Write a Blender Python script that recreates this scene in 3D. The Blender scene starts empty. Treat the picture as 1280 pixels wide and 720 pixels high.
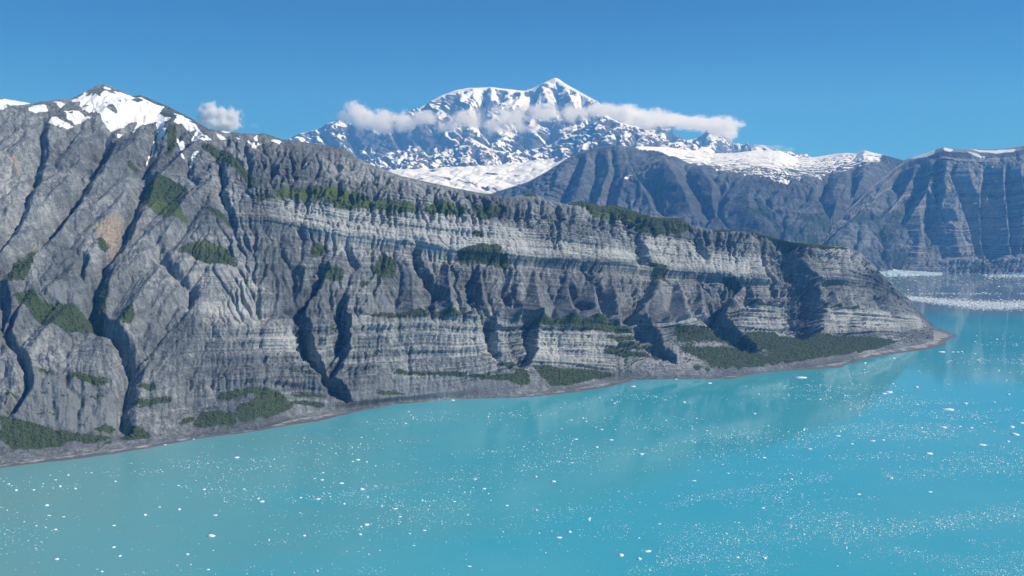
import bpy, math, random
import numpy as np

# ------------------------------------------------------------------ camera, sky, sun, exposure
F, XC, YH, CAMH = 1100.0, 640.0, 272.0, 700.0      # focal length in photo pixels, eye level row, metres above the bay
scene = bpy.context.scene
C = scene.collection
cam_d = bpy.data.cameras.new('camera'); cam = bpy.data.objects.new('camera', cam_d); C.objects.link(cam)
cam.location = (0, 0, CAMH); cam.rotation_euler = (math.radians(90), 0, 0)
cam_d.sensor_width = 36; cam_d.lens = 36 * F / 1280
cam_d.shift_y = -(360 - YH) / 1280
cam_d.clip_start = 1.0; cam_d.clip_end = 200000
scene.camera = cam

SUN_EL, SUN_AZ = math.radians(41), math.radians(97)   # azimuth clockwise from the view direction
w = bpy.data.worlds.new('World'); scene.world = w; w.use_nodes = True
wn = w.node_tree; wn.nodes.clear()
sky = wn.nodes.new('ShaderNodeTexSky'); sky.sky_type = 'NISHITA'; sky.sun_disc = False
sky.sun_elevation = SUN_EL; sky.sun_rotation = SUN_AZ
sky.altitude = 700; sky.air_density = 0.6; sky.dust_density = 0.25; sky.ozone_density = 6
bgn = wn.nodes.new('ShaderNodeBackground'); bgn.inputs[1].default_value = 0.10
wo = wn.nodes.new('ShaderNodeOutputWorld')
tintn = wn.nodes.new('ShaderNodeMix'); tintn.data_type = 'RGBA'; tintn.blend_type = 'MULTIPLY'; tintn.inputs[0].default_value = 1
tintn.inputs[7].default_value = (.21, .74, 1.04, 1)     # the deep clear blue of the day, all round the sky
wn.links.new(sky.outputs[0], tintn.inputs[6]); wn.links.new(tintn.outputs[2], bgn.inputs[0]); wn.links.new(bgn.outputs[0], wo.inputs[0])

sun_d = bpy.data.lights.new('sun', 'SUN'); sun_d.energy = 5.0; sun_d.angle = math.radians(0.5); sun_d.color = (1, .968, .925)
sun = bpy.data.objects.new('sun', sun_d); C.objects.link(sun); sun.location = (3000, -2000, 6000)
sdir = np.array([math.sin(SUN_AZ)*math.cos(SUN_EL), math.cos(SUN_AZ)*math.cos(SUN_EL), math.sin(SUN_EL)])
from mathutils import Vector
sun.rotation_euler = Vector(sdir).to_track_quat('Z', 'Y').to_euler()

scene.view_settings.view_transform = 'Standard'; scene.view_settings.look = 'None'
scene.view_settings.exposure = 0; scene.view_settings.gamma = 1; scene.view_settings.use_curve_mapping = False
scene.render.engine = 'CYCLES'
scene.cycles.use_denoising = True
scene.cycles.max_bounces = 16; scene.cycles.diffuse_bounces = 2; scene.cycles.glossy_bounces = 3
scene.cycles.volume_bounces = 14; scene.cycles.transparent_max_bounces = 8
try:
    scene.cycles.denoiser = 'OPENIMAGEDENOISE'; scene.cycles.denoising_prefilter = 'ACCURATE'
except Exception: pass
scene.cycles.volume_max_steps = 256

rng = np.random.default_rng(7)
random.seed(7)

# ------------------------------------------------------------------ numeric helpers
def perlin(x, y, seed=0):
    r = np.random.default_rng(seed); p = r.permutation(512); p = np.concatenate([p, p])
    a = r.random(512)*2*np.pi; gx, gy = np.cos(a), np.sin(a)
    xi = np.floor(x).astype(np.int64); yi = np.floor(y).astype(np.int64)
    xf, yf = x-xi, y-yi
    u = xf*xf*xf*(xf*(xf*6-15)+10); v = yf*yf*yf*(yf*(yf*6-15)+10)
    def g(ix, iy, dx, dy):
        h = p[(p[ix & 511] + iy) & 511]; return gx[h]*dx + gy[h]*dy
    n00 = g(xi, yi, xf, yf); n10 = g(xi+1, yi, xf-1, yf)
    n01 = g(xi, yi+1, xf, yf-1); n11 = g(xi+1, yi+1, xf-1, yf-1)
    a_ = n00 + u*(n10-n00); b_ = n01 + u*(n11-n01)
    return (a_ + v*(b_-a_))*1.5

def fbm(x, y, oct=4, seed=0, gain=.5):
    s = 0; a = 1; n = 0
    for o in range(oct):
        s = s + a*perlin(x*2**o + 17.3*o, y*2**o + 5.1*o, seed+o); n += a; a *= gain
    return s/n

def ridged(x, y, oct=4, seed=0, gain=.5):
    s = 0; a = 1; n = 0
    for o in range(oct):
        s = s + a*(1-2*np.abs(perlin(x*2**o + 9.7*o, y*2**o + 3.3*o, seed+o))); n += a; a *= gain
    return s/n

def sstep(a, b, x):
    t = np.clip((x-a)/(b-a), 0, 1); return t*t*(3-2*t)

def line(pts):
    pts = sorted(pts); xs = [p[0] for p in pts]; ys = [p[1] for p in pts]
    return lambda x: np.interp(x, xs, ys)

def smooth1(v, k):
    if k < 1: return v
    ker = np.hanning(2*k+3)[1:-1]; ker /= ker.sum()
    return np.convolve(np.pad(v, k, mode='edge'), ker, 'valid')

def blur2(a, k):
    for ax in (0, 1):
        pw = [(0, 0), (0, 0)]; pw[ax] = (k, k)
        q = np.pad(a, pw, mode='edge'); c = np.cumsum(q, axis=ax)
        n = 2*k+1
        if ax == 0:
            c = np.vstack([np.zeros((1, c.shape[1])), c]); a = (c[n:]-c[:-n])/n
        else:
            c = np.hstack([np.zeros((c.shape[0], 1)), c]); a = (c[:, n:]-c[:, :-n])/n
    return a

def inpoly(px, py, poly):
    out = np.zeros(px.shape, bool)
    xs = [p[0] for p in poly]; ys = [p[1] for p in poly]
    bb = (px > min(xs)) & (px < max(xs)) & (py > min(ys)) & (py < max(ys))
    if not bb.any(): return out
    x, y = px[bb], py[bb]; ins = np.zeros(x.shape, bool)
    for i in range(len(poly)):
        x0, y0 = poly[i]; x1, y1 = poly[i-1]
        if y0 == y1: continue
        c = ((y0 > y) != (y1 > y)) & (x < (x1-x0)*(y-y0)/(y1-y0) + x0)
        ins ^= c
    out[bb] = ins
    return out

def flow(r):
    n, m = r.shape; A = np.ones((n, m)); ar = np.arange(m)
    for i in range(n-1, 0, -1):
        q = r[i-1]
        l = np.empty(m); l[0] = 1e9; l[1:] = q[:-1]
        rr = np.empty(m); rr[-1] = 1e9; rr[:-1] = q[1:]
        t = ar.copy()
        ml = (l < q-1e-4) & (l <= rr); mr = (rr < q-1e-4) & ~ml
        t[ml] -= 1; t[mr] += 1
        A[i-1] += np.bincount(t, weights=A[i], minlength=m)[:m]
    return A

def envelope(r, lim):
    """valley walls no steeper than lim (metres per column)"""
    r = r.copy(); m = r.shape[1]
    for c in range(1, m): np.minimum(r[:, c], r[:, c-1]+lim[:, c], out=r[:, c])
    for c in range(m-2, -1, -1): np.minimum(r[:, c], r[:, c+1]+lim[:, c], out=r[:, c])
    return r

def erode(r0, dx, depth, expo, lat, passes, K, cap=60., g=0.):
    r = r0.copy()
    for p in range(passes):
        A = flow(r-g)
        d = np.minimum(depth*(A-1)**expo, cap)*K
        d = np.maximum(d, np.pad(d[:, 1:], ((0, 0), (0, 1)))*.6)
        r = envelope(r0-d, lat*dx)
        r = r + .0005*rng.standard_normal(r.shape)
    return r

def layered(L, f, seed, sharp=.3):
    q = L*f; i = np.floor(q).astype(int); rd = np.random.default_rng(seed).random(1024)
    return rd[i & 1023] + (rd[(i+1) & 1023]-rd[i & 1023])*sstep(1-sharp, 1, q-i) - .5

def beds_of(z, Bz, L):
    """which bed a point of height z belongs to, column by column"""
    out = np.empty_like(z); zm = np.maximum.accumulate(Bz, axis=0)
    for c in range(z.shape[1]): out[:, c] = np.interp(z[:, c], zm[:, c], L[:, c])
    return out

def resize(a, n, m):
    n0, m0 = a.shape
    ri = np.linspace(0, n0-1, n); ci = np.linspace(0, m0-1, m)
    r0 = np.minimum(ri.astype(int), n0-2); c0 = np.minimum(ci.astype(int), m0-2)
    fr = (ri-r0)[:, None]; fc = (ci-c0)[None]
    A = a[r0][:, c0]; B = a[r0][:, c0+1]; D = a[r0+1][:, c0]; E = a[r0+1][:, c0+1]
    return (A*(1-fc)+B*fc)*(1-fr) + (D*(1-fc)+E*fc)*fr

def to_world(x, y, Y): return np.stack([(x-XC)/F*Y, Y, CAMH-(y-YH)/F*Y], -1)
def on_water(x, y, z=0.): 
    Y = (CAMH-z)*F/(y-YH); return ((x-XC)/F*Y, Y, z)

def grid_mesh(name, P, attrs, mat, kind='structure'):
    n, m = P.shape[:2]
    me = bpy.data.meshes.new(name)
    idx = np.arange(n*m).reshape(n, m)
    q = np.stack([idx[:-1, :-1], idx[:-1, 1:], idx[1:, 1:], idx[1:, :-1]], -1).reshape(-1, 4)
    me.vertices.add(n*m); me.vertices.foreach_set('co', P.reshape(-1).astype(np.float32))
    me.loops.add(q.size); me.loops.foreach_set('vertex_index', q.reshape(-1).astype(np.int32))
    me.polygons.add(len(q)); me.polygons.foreach_set('loop_start', np.arange(0, q.size, 4, dtype=np.int32))
    me.polygons.foreach_set('loop_total', np.full(len(q), 4, dtype=np.int32))
    me.polygons.foreach_set('use_smooth', np.ones(len(q), bool))
    for k, v in attrs.items():
        a = me.attributes.new(k, 'FLOAT', 'POINT'); a.data.foreach_set('value', v.reshape(-1).astype(np.float32))
    me.update(); me.materials.append(mat)
    o = bpy.data.objects.new(name, me); C.objects.link(o); o['kind'] = kind
    return o

def poly_mesh(name, V, Fc, mat, attrs=None):
    """V (n,3), Fc (k,3) triangles"""
    me = bpy.data.meshes.new(name); V = np.asarray(V, np.float32); Fc = np.asarray(Fc, np.int32)
    me.vertices.add(len(V)); me.vertices.foreach_set('co', V.reshape(-1))
    me.loops.add(Fc.size); me.loops.foreach_set('vertex_index', Fc.reshape(-1))
    me.polygons.add(len(Fc)); me.polygons.foreach_set('loop_start', np.arange(0, Fc.size, 3, dtype=np.int32))
    me.polygons.foreach_set('loop_total', np.full(len(Fc), 3, dtype=np.int32))
    for k, v in (attrs or {}).items():
        a = me.attributes.new(k, 'FLOAT', 'POINT'); a.data.foreach_set('value', np.asarray(v, np.float32))
    me.update(); me.materials.append(mat)
    o = bpy.data.objects.new(name, me); C.objects.link(o)
    return o

def normals(P):
    du = np.gradient(P, axis=0); dv = np.gradient(P, axis=1)
    n = np.cross(dv, du); n /= np.linalg.norm(n, axis=2, keepdims=True)+1e-9
    return n

# ------------------------------------------------------------------ shader helpers
class NT:
    def __init__(s, name):
        s.m = bpy.data.materials.new(name); s.m.use_nodes = True; s.t = s.m.node_tree; s.t.nodes.clear()
        s.out = s.t.nodes.new('ShaderNodeOutputMaterial')
    def n(s, typ, **kw):
        nd = s.t.nodes.new(typ)
        for k, v in kw.items(): setattr(nd, k, v)
        return nd
    def put(s, sock, v):
        if v is None: return
        if hasattr(v, 'is_output'): s.t.links.new(v, sock)
        elif isinstance(v, (tuple, list)) and sock.type == 'RGBA' and len(v) == 3: sock.default_value = (*v, 1)
        else: sock.default_value = v
    def attr(s, name): return s.n('ShaderNodeAttribute', attribute_name=name).outputs['Fac']
    def math(s, op, a, b=None, c=None, clamp=False):
        nd = s.n('ShaderNodeMath', operation=op, use_clamp=clamp)
        for i, v in enumerate((a, b, c)):
            if v is not None: s.put(nd.inputs[i], v)
        return nd.outputs[0]
    def vmath(s, op, a, b=None):
        nd = s.n('ShaderNodeVectorMath', operation=op); s.put(nd.inputs[0], a)
        if b is not None: s.put(nd.inputs[1], b)
        return nd.outputs[1] if op in ('LENGTH', 'DISTANCE', 'DOT_PRODUCT') else nd.outputs[0]
    def pos(s): return s.n('ShaderNodeNewGeometry').outputs['Position']
    def noise(s, vec, scale=1., detail=4, rough=.5, dim='3D', w=None):
        nd = s.n('ShaderNodeTexNoise', noise_dimensions=dim)
        if dim == '1D': s.put(nd.inputs['W'], w)
        else: s.put(nd.inputs['Vector'], vec)
        s.put(nd.inputs['Scale'], scale); nd.inputs['Detail'].default_value = detail; nd.inputs['Roughness'].default_value = rough
        return nd.outputs[0]
    def rng(s, v, a, b, c=0., d=1., smooth=True):
        nd = s.n('ShaderNodeMapRange', interpolation_type='SMOOTHSTEP' if smooth else 'LINEAR')
        s.put(nd.inputs[0], v)
        for i, q in enumerate((a, b, c, d)): s.put(nd.inputs[i+1], q)
        return nd.outputs[0]
    def mix(s, f, a, b):
        nd = s.n('ShaderNodeMix', data_type='RGBA'); s.put(nd.inputs[0], f); s.put(nd.inputs[6], a); s.put(nd.inputs[7], b)
        return nd.outputs[2]
    def bump(s, h, dist, strength=1., nrm=None):
        nd = s.n('ShaderNodeBump'); s.put(nd.inputs['Height'], h); nd.inputs['Distance'].default_value = dist
        nd.inputs['Strength'].default_value = strength
        if nrm is not None: s.put(nd.inputs['Normal'], nrm)
        return nd.outputs[0]
    def pbsdf(s, col, rough=.9, spec=.2, nrm=None, **kw):
        nd = s.n('ShaderNodeBsdfPrincipled'); s.put(nd.inputs['Base Color'], col); s.put(nd.inputs['Roughness'], rough)
        s.put(nd.inputs['Specular IOR Level'], spec)
        if nrm is not None: s.put(nd.inputs['Normal'], nrm)
        for k, v in kw.items(): s.put(nd.inputs[k], v)
        return nd.outputs[0]
    def done(s, shader): s.t.links.new(shader, s.out.inputs['Surface']); return s.m

def rock_material(name, base, pale, dark, veg_a, veg_b, ochre, scale=1., strata=1., sn=(.9, .75)):
    """scale: metres of the finest readable grain"""
    t = NT(name); p = t.pos()
    veg, mead, snow, pal, och, lay, hollow = (t.attr(a) for a in ('veg', 'meadow', 'snow', 'pale', 'ochre', 'lay', 'scree')); bed = t.attr('bed')
    big = t.noise(p, .0028/scale, 4, .6); mid = t.noise(p, .02/scale, 5, .6); fine = t.noise(p, .11/scale, 4, .65)
    # bedding: bands that follow the traced beds
    wob = t.math('MULTIPLY_ADD', mid, .018, lay)
    wob = t.math('MULTIPLY_ADD', big, .05, wob)
    b1 = t.noise(None, 17., 3, .7, dim='1D', w=wob); b2 = t.noise(None, 60., 2, .6, dim='1D', w=wob)
    band = t.math('ADD', t.math('MULTIPLY', b1, .8), t.math('MULTIPLY', b2, .2))
    band = t.math('MULTIPLY_ADD', t.math('SUBTRACT', t.rng(band, .36, .64), .5), t.math('MULTIPLY', bed, t.rng(t.noise(p, .0075/scale, 4, .65), .36, .62, .12, 1.)), .5)
    # streaks running straight down the faces
    sx = t.n('ShaderNodeVectorMath', operation='MULTIPLY'); t.put(sx.inputs[0], p); sx.inputs[1].default_value = (.05/scale, .05/scale, .006/scale)
    streak = t.noise(sx.outputs[0], 1., 4, .6)
    f = t.math('ADD', t.math('MULTIPLY', band, .42*strata), t.math('MULTIPLY', t.rng(big, .3, .7), .5))
    f = t.math('ADD', f, t.math('MULTIPLY', t.math('SUBTRACT', streak, .5), 1.2))
    f = t.math('ADD', f, t.math('MULTIPLY', t.math('SUBTRACT', fine, .5), .8))
    f = t.math('ADD', f, t.math('MULTIPLY', pal, .55))
    f = t.math('SUBTRACT', f, .12, clamp=True)
    col = t.mix(t.rng(f, 0., .5, smooth=False), dark, base)
    col = t.mix(t.rng(f, .45, 1.05, smooth=False), col, pale)
    col = t.mix(t.math('MULTIPLY', och, t.rng(fine, .3, .6)), col, ochre)
    col = t.mix(t.math('MULTIPLY', hollow, .75), col, base)
    tint = t.noise(p, .006/scale, 3, .5)
    col = t.mix(t.rng(tint, .55, .75, 0, .2), col, (base[0]*1.12, base[1]*.98, base[2]*.93))
    vm = t.math('ADD', veg, t.math('MULTIPLY', t.math('SUBTRACT', fine, .5), 1.3))
    vm = t.math('ADD', vm, t.math('MULTIPLY', t.math('SUBTRACT', mid, .5), .8))
    vm = t.math('MULTIPLY', t.rng(vm, .42, .6), t.rng(veg, .02, .2))
    vcol = t.mix(mead, veg_a, veg_b)
    vcol = t.mix(t.rng(fine, .35, .7, 0., .6), vcol, (vcol_d(veg_a)))
    col = t.mix(vm, col, vcol)
    sm = t.math('ADD', snow, t.math('MULTIPLY', t.math('SUBTRACT', mid, .5), sn[0]))
    sm = t.math('ADD', sm, t.math('MULTIPLY', t.math('SUBTRACT', fine, .5), sn[1]))
    sm = t.math('MULTIPLY', t.rng(sm, .47, .53), t.rng(snow, .02, .12))
    snowc = t.mix(t.rng(big, .35, .7), (.86, .88, .9), (.76, .77, .78))
    col = t.mix(sm, col, snowc)
    h = t.math('ADD', t.math('MULTIPLY', fine, 1.), t.math('MULTIPLY', band, .25*strata))
    h = t.math('ADD', h, t.math('MULTIPLY', streak, 1.2))
    h = t.math('MULTIPLY', h, t.math('SUBTRACT', 1., t.math('MULTIPLY', sm, .85)))
    nrm = t.bump(h, 9.*scale, .8)
    return t.done(t.pbsdf(col, .92, .15, nrm))

def vcol_d(c): return tuple(q*.55 for q in c)

# ------------------------------------------------------------------ traced lines (photo pixels); each crop is a 4x enlargement
OFF = dict(A=(0, 80), B=(320, 80), C=(640, 80), D=(960, 160), E=(0, 240), F=(0, 420), G=(320, 240), H=(320, 400),
           I=(640, 240), J=(640, 360), K=(900, 270), L=(960, 320))
def T(k, *p):
    ox, oy = OFF[k]; return [(ox+a/4, oy+b/4) for a, b in p]

SHORE = [(-260, 622), (-120, 603), (0, 587), (50, 581), (100, 576), (140, 570), (175, 564), (220, 556), (250, 550), (320, 541), (357, 535), (395, 530),
         (445, 517), (495, 507), (545, 502), (570, 500), (640, 499), (690, 496), (740, 490), (765, 485), (795, 477), (840, 475),
         (890, 476), (915, 475), (940, 470), (960, 467), (1010, 464), (1052, 462), (1062, 455), (1080, 449), (1135, 440), (1160, 437), (1170, 435)]
BEACH = [(-260, 612), (-120, 594), (0, 577), (60, 568), (112, 561), (175, 553), (240, 542), (320, 533), (370, 518), (432, 510), (495, 502), (570, 496.5), (640, 493),
         (715, 482), (740, 477), (777, 471), (865, 470), (910, 467), (960, 461), (1010, 455), (1060, 446), (1110, 437), (1155, 430), (1168, 425)]
BASE = [(-260, 575), (-120, 545), (0, 522), (67, 535), (140, 531), (160, 526), (225, 512), (320, 500), (380, 498), (432, 501), (495, 496), (570, 488), (640, 464), (665, 460),
        (715, 464), (765, 466), (800, 446), (840, 425), (890, 412), (930, 417), (1010, 420), (1075, 422), (1125, 420), (1155, 410), (1168, 408.5)]
BENCH = [(-260, 480), (0, 440), (130, 425), (235, 402), (320, 402), (432, 395), (532, 392), (595, 400), (660, 402), (747, 402), (790, 407), (840, 403),
         (890, 395), (927, 383), (970, 385), (1035, 386), (1105, 390), (1145, 396), (1160, 404), (1168, 407.8)]
LEDGE = [(-260, 360), (0, 330), (130, 308), (250, 280), (330, 277), (395, 290), (435, 297), (520, 306), (570, 315), (640, 322), (675, 325), (735, 330),
         (780, 332), (815, 337), (852, 341), (897, 344), (922, 351), (1040, 352), (1095, 356), (1115, 366), (1145, 388), (1160, 402), (1168, 407.2)]
GREEN = [(-260, 240), (0, 220), (130, 200), (250, 215), (330, 238), (400, 246), (430, 252), (520, 261), (570, 264), (640, 272), (700, 276), (800, 292), (862, 301),
         (940, 306), (1007, 318), (1060, 324), (1085, 336), (1112, 360), (1140, 382), (1157, 399.5), (1168, 406.6)]
CREST = [(-260, 150), (-120, 128), (-60, 138), (0, 124), (22, 127), (40, 130), (65, 126), (88, 124.5), (110, 114), (122, 107.5), (131, 106), (150, 114), (166, 121), (176, 120),
         (207, 132), (240, 149), (260, 161), (287, 165), (320, 167.5), (330, 166.5), (352, 174), (395, 180), (427, 184.5), (437, 191), (460, 204),
         (480, 212), (505, 221), (532, 227), (570, 235), (595, 240), (640, 246), (665, 241.5), (685, 250), (707, 255), (727, 251), (752, 258),
         (770, 256), (805, 268), (825, 270), (852, 273), (862, 281), (890, 287), (940, 289), (975, 299), (1007, 304), (1035, 307), (1060, 309),
         (1075, 315), (1090, 330), (1112, 352), (1140, 377), (1157, 397), (1164, 405.5), (1168, 406)]
# slopes (rise per metre, square to the cliff) between one line and the next
SLOPE = [[(-260, .5), (320, .5), (432, .8), (570, .9), (660, .6), (765, .7), (840, .42), (1000, .38), (1110, .2), (1168, .03)],
         [(-260, .95), (160, .95), (320, 1.15), (450, 1.35), (1050, 1.5), (1168, 1.1)],
         [(-260, .85), (200, .85), (350, 1.0), (500, .95), (800, .9), (1168, 1.1)],
         [(-260, .85), (200, .85), (340, 1.3), (600, 1.6), (1168, 1.5)],
         [(-260, .85), (240, .85), (340, .85), (430, .72), (600, .85), (700, 1.3), (1168, 1.4)]]

def column_base(xs):
    shd = np.array([.52, -.85])
    cosn = np.abs(((xs-XC)/F*shd[0] + shd[1]))/np.sqrt(1+((xs-XC)/F)**2)
    cosn = np.clip(cosn, .5, 1)
    ys = [line(k)(xs) for k in (SHORE, BEACH, BASE, BENCH, LEDGE, GREEN, CREST)]
    ys[1] = smooth1(ys[1], 6)
    Y = [(CAMH+3)*F/(ys[0]-YH), (CAMH-6)*F/(ys[1]-YH)]
    zp = np.full_like(xs, 6.)
    for k in range(5):
        m = line(SLOPE[k])(xs)*cosn; tt = (ys[k+2]-YH)/F
        D = (CAMH-zp+m*Y[-1])/(m+tt)
        D = np.maximum(D, Y[-1]+1.5); D = smooth1(D, 14); D = np.maximum(D, Y[-1]+1.5)
        Y.append(D); zp = CAMH-tt*D
    return ys, Y

# masks
VEG = [T('E', (0, 430), (60, 370), (200, 250), (240, 215), (250, 240), (180, 290), (170, 400), (130, 470), (30, 490)),
 T('E', (60, 540), (180, 510), (200, 570), (420, 580), (500, 640), (540, 690), (300, 700), (170, 640)),
 T('E', (490, 470), (540, 440), (530, 560), (520, 650), (450, 610)), T('E', (560, 680), (650, 590), (670, 660), (650, 700)),
 T('A', (700, 680), (720, 600), (780, 570), (900, 600), (940, 660), (880, 740), (760, 740)),
 T('E', (860, 310), (1000, 240), (1150, 290), (1200, 370), (1040, 360), (930, 320)), T('E', (475, 225), (540, 260), (555, 305), (490, 285)),
 T('A', (630, 510), (660, 490), (700, 505), (690, 530), (650, 530)), T('A', (830, 440), (850, 340), (890, 330), (870, 440), (850, 470)),
 T('A', (1000, 430), (1020, 400), (1140, 430), (1280, 560), (1280, 620), (1200, 540), (1080, 460)),
 T('E', (990, 60), (1060, 90), (1170, 150), (1140, 170), (1080, 130)), T('E', (285, 180), (320, 170), (320, 200), (290, 205)),
 T('F', (0, 390), (130, 420), (270, 460), (430, 490), (480, 500), (570, 480), (560, 510), (450, 540), (330, 520), (330, 550), (200, 560), (60, 570), (0, 510)),
 T('F', (600, 490), (660, 430), (740, 480), (760, 510), (620, 520)), T('F', (680, 225), (760, 235), (820, 265), (700, 260)),
 T('F', (650, 310), (860, 300), (880, 325), (760, 345), (680, 340)), T('F', (970, 450), (1000, 380), (1180, 400), (1180, 450), (1000, 465)),
 T('F', (1180, 370), (1280, 340), (1280, 430), (1200, 440)), T('F', (300, 190), (450, 200), (570, 220), (480, 250), (350, 215)),
 T('F', (150, 170), (280, 180), (280, 200), (200, 190)), T('F', (420, 292), (550, 290), (540, 308), (440, 305)),
 T('F', (1080, 310), (1100, 280), (1280, 270), (1280, 300), (1120, 325)), T('F', (460, 470), (520, 435), (590, 430), (570, 455), (500, 475)),
 T('F', (500, 545), (530, 525), (570, 530), (560, 550), (520, 555)), T('F', (900, 420), (960, 400), (960, 440), (900, 440)),
 T('H', (0, 340), (80, 360), (130, 400), (180, 450), (60, 500), (0, 490)), T('H', (130, 375), (300, 380), (390, 402), (200, 402)),
 T('H', (160, 420), (320, 430), (340, 445), (180, 440)), T('H', (640, 255), (900, 268), (1100, 288), (1280, 290), (1280, 312), (1000, 300), (700, 278)),
 T('H', (500, 355), (680, 368), (770, 392), (600, 382)), T('H', (150, 262), (330, 270), (330, 288), (180, 282)), T('H', (330, 345), (390, 345), (390, 358), (340, 358)),
 T('H', (1200, 230), (1280, 220), (1280, 255), (1220, 250)), T('H', (1070, 285), (1280, 285), (1280, 320), (1120, 315)),
 T('G', (1010, 290), (1080, 270), (1220, 270), (1220, 310), (1280, 330), (1280, 370), (1180, 350), (1030, 330)),
 T('G', (260, 320), (300, 230), (365, 250), (330, 290)), T('G', (570, 380), (650, 290), (715, 350), (690, 425), (620, 405)),
 T('G', (330, 380), (380, 350), (440, 370), (440, 425), (350, 420)), T('G', (440, 612), (850, 603), (860, 640), (620, 640)),
 T('G', (860, 620), (1060, 622), (1100, 640), (900, 642)), T('G', (520, 428), (590, 428), (575, 450), (530, 446)),
 T('G', (1070, 60), (1250, 60), (1240, 110), (1130, 140), (1080, 90)), T('G', (1075, 195), (1100, 190), (1140, 220), (1120, 232)),
 T('G', (0, 0), (60, 0), (80, 30), (20, 45), (0, 60)), T('G', (520, 385), (550, 380), (545, 392)), T('G', (700, 165), (720, 165), (715, 180)),
 T('I', (270, 60), (360, 30), (450, 70), (520, 50), (640, 100), (730, 130), (860, 130), (900, 185), (860, 200), (720, 215), (640, 190), (560, 150), (440, 130), (380, 80)),
 T('I', (680, 350), (770, 370), (800, 430), (740, 420)), T('I', (1030, 420), (1130, 430), (1170, 460), (1080, 445)), T('I', (20, 0), (120, -10), (130, 20), (50, 20)),
 T('I', (1000, 175), (1200, 180), (1290, 180), (1290, 215), (1200, 205), (1000, 195)), T('I', (1140, 555), (1280, 560), (1280, 582), (1150, 578)),
 T('J', (60, 170), (430, 165), (560, 200), (620, 240), (470, 235), (300, 215), (130, 200)), T('J', (790, 190), (1020, 200), (1140, 260), (1200, 288), (820, 285), (800, 230)),
 T('J', (430, 318), (500, 300), (640, 336), (800, 338), (810, 370), (640, 362), (470, 338)), T('J', (820, 308), (1200, 318), (1280, 360), (1280, 400), (1080, 418), (1000, 390), (860, 340)),
 T('J', (500, 276), (700, 282), (750, 316), (560, 312)), T('J', (430, 250), (620, 250), (680, 272), (470, 268)), T('J', (880, 395), (1000, 405), (1060, 432), (940, 428)),
 T('J', (90, 390), (200, 400), (430, 430), (510, 445), (400, 465), (300, 490), (200, 500), (120, 440)), T('J', (0, 410), (60, 420), (90, 500), (0, 490)),
 T('J', (1160, 230), (1280, 230), (1280, 330), (1210, 300)),
 T('K', (130, 590), (450, 605), (560, 640), (800, 650), (700, 660), (500, 690), (250, 680), (100, 620)),
 T('L', (0, 400), (200, 400), (500, 420), (640, 440), (480, 490), (300, 510), (100, 550), (0, 560)),
 T('K', (170, 68), (300, 108), (430, 130), (540, 148), (640, 158), (640, 166), (540, 164), (430, 150), (300, 130), (170, 90)),
 T('K', (500, 458), (560, 456), (740, 470), (700, 478), (540, 470)), T('K', (60, 300), (100, 320), (110, 350), (60, 335))]
MEADOW = [T('E', (740, 90), (780, 40), (860, 70), (960, 170), (830, 150)), T('E', (960, 270), (1010, 240), (1130, 290), (1100, 300)),
 T('G', (80, -20), (300, -40), (450, -14), (560, 22), (700, 40), (840, 60), (820, 100), (700, 90), (560, 80), (430, 76), (300, 34), (100, 24)), T('G', (830, 95), (900, 40), (1060, 80), (1040, 112), (940, 116)),
 T('B', (100, 640), (150, 600), (240, 650), (160, 665)), T('I', (360, 80), (440, 100), (560, 120), (640, 170), (560, 150), (420, 125)), T('B', (300, 600), (430, 610), (560, 690), (400, 690), (300, 650))]
SNOW = [T('A', (405, 150), (440, 150), (480, 160), (500, 185), (530, 145), (600, 145), (690, 180), (820, 215), (800, 250), (830, 280), (990, 300), (985, 320), (940, 355), (925, 320), (850, 320), (825, 380), (790, 390), (720, 505), (745, 440), (790, 340), (780, 300), (720, 310), (655, 358), (685, 300), (640, 300), (600, 340), (545, 335), (520, 325), (500, 290), (480, 262), (405, 240)),
 T('A', (355, 190), (445, 125), (400, 195), (375, 198)), T('A', (145, 272), (180, 220), (230, 220), (250, 265), (200, 272)), T('A', (255, 195), (290, 188), (328, 215), (310, 245)),
 T('A', (240, 325), (265, 283), (330, 310), (378, 345), (310, 352)), T('A', (318, 255), (380, 245), (455, 295), (380, 335), (340, 292)),
 T('A', (0, 178), (60, 178), (160, 200), (60, 240), (0, 272)), T('A', (508, 108), (558, 130), (530, 138)), T('A', (870, 255), (970, 290), (890, 288)),
 T('A', (955, 385), (988, 318), (1025, 370), (1065, 388), (1000, 398), (970, 408)), T('A', (885, 378), (920, 395), (930, 485), (915, 485)),
 T('A', (935, 525), (970, 450), (1003, 428), (960, 500)), T('A', (1078, 352), (1142, 375), (1100, 384)), T('A', (1225, 368), (1285, 405), (1275, 425)),
 T('A', (1095, 330), (1160, 340), (1130, 350)), T('A', (1180, 365), (1210, 372), (1190, 378)), T('A', (1140, 440), (1150, 440), (1148, 480)),
 T('B', (-10, 440), (10, 400), (42, 374), (20, 410)), T('B', (-8, 360), (12, 360), (10, 385), (-6, 385)), T('B', (72, 374), (132, 380), (122, 402), (90, 390)), T('B', (235, 495), (250, 475), (248, 500)),
 T('A', (1090, 425), (1115, 428), (1100, 440)), T('A', (580, 350), (625, 350), (590, 368)), [(-140, 128), (-60, 138), (0, 124), (0, 148), (-60, 160), (-120, 150)]]
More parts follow.
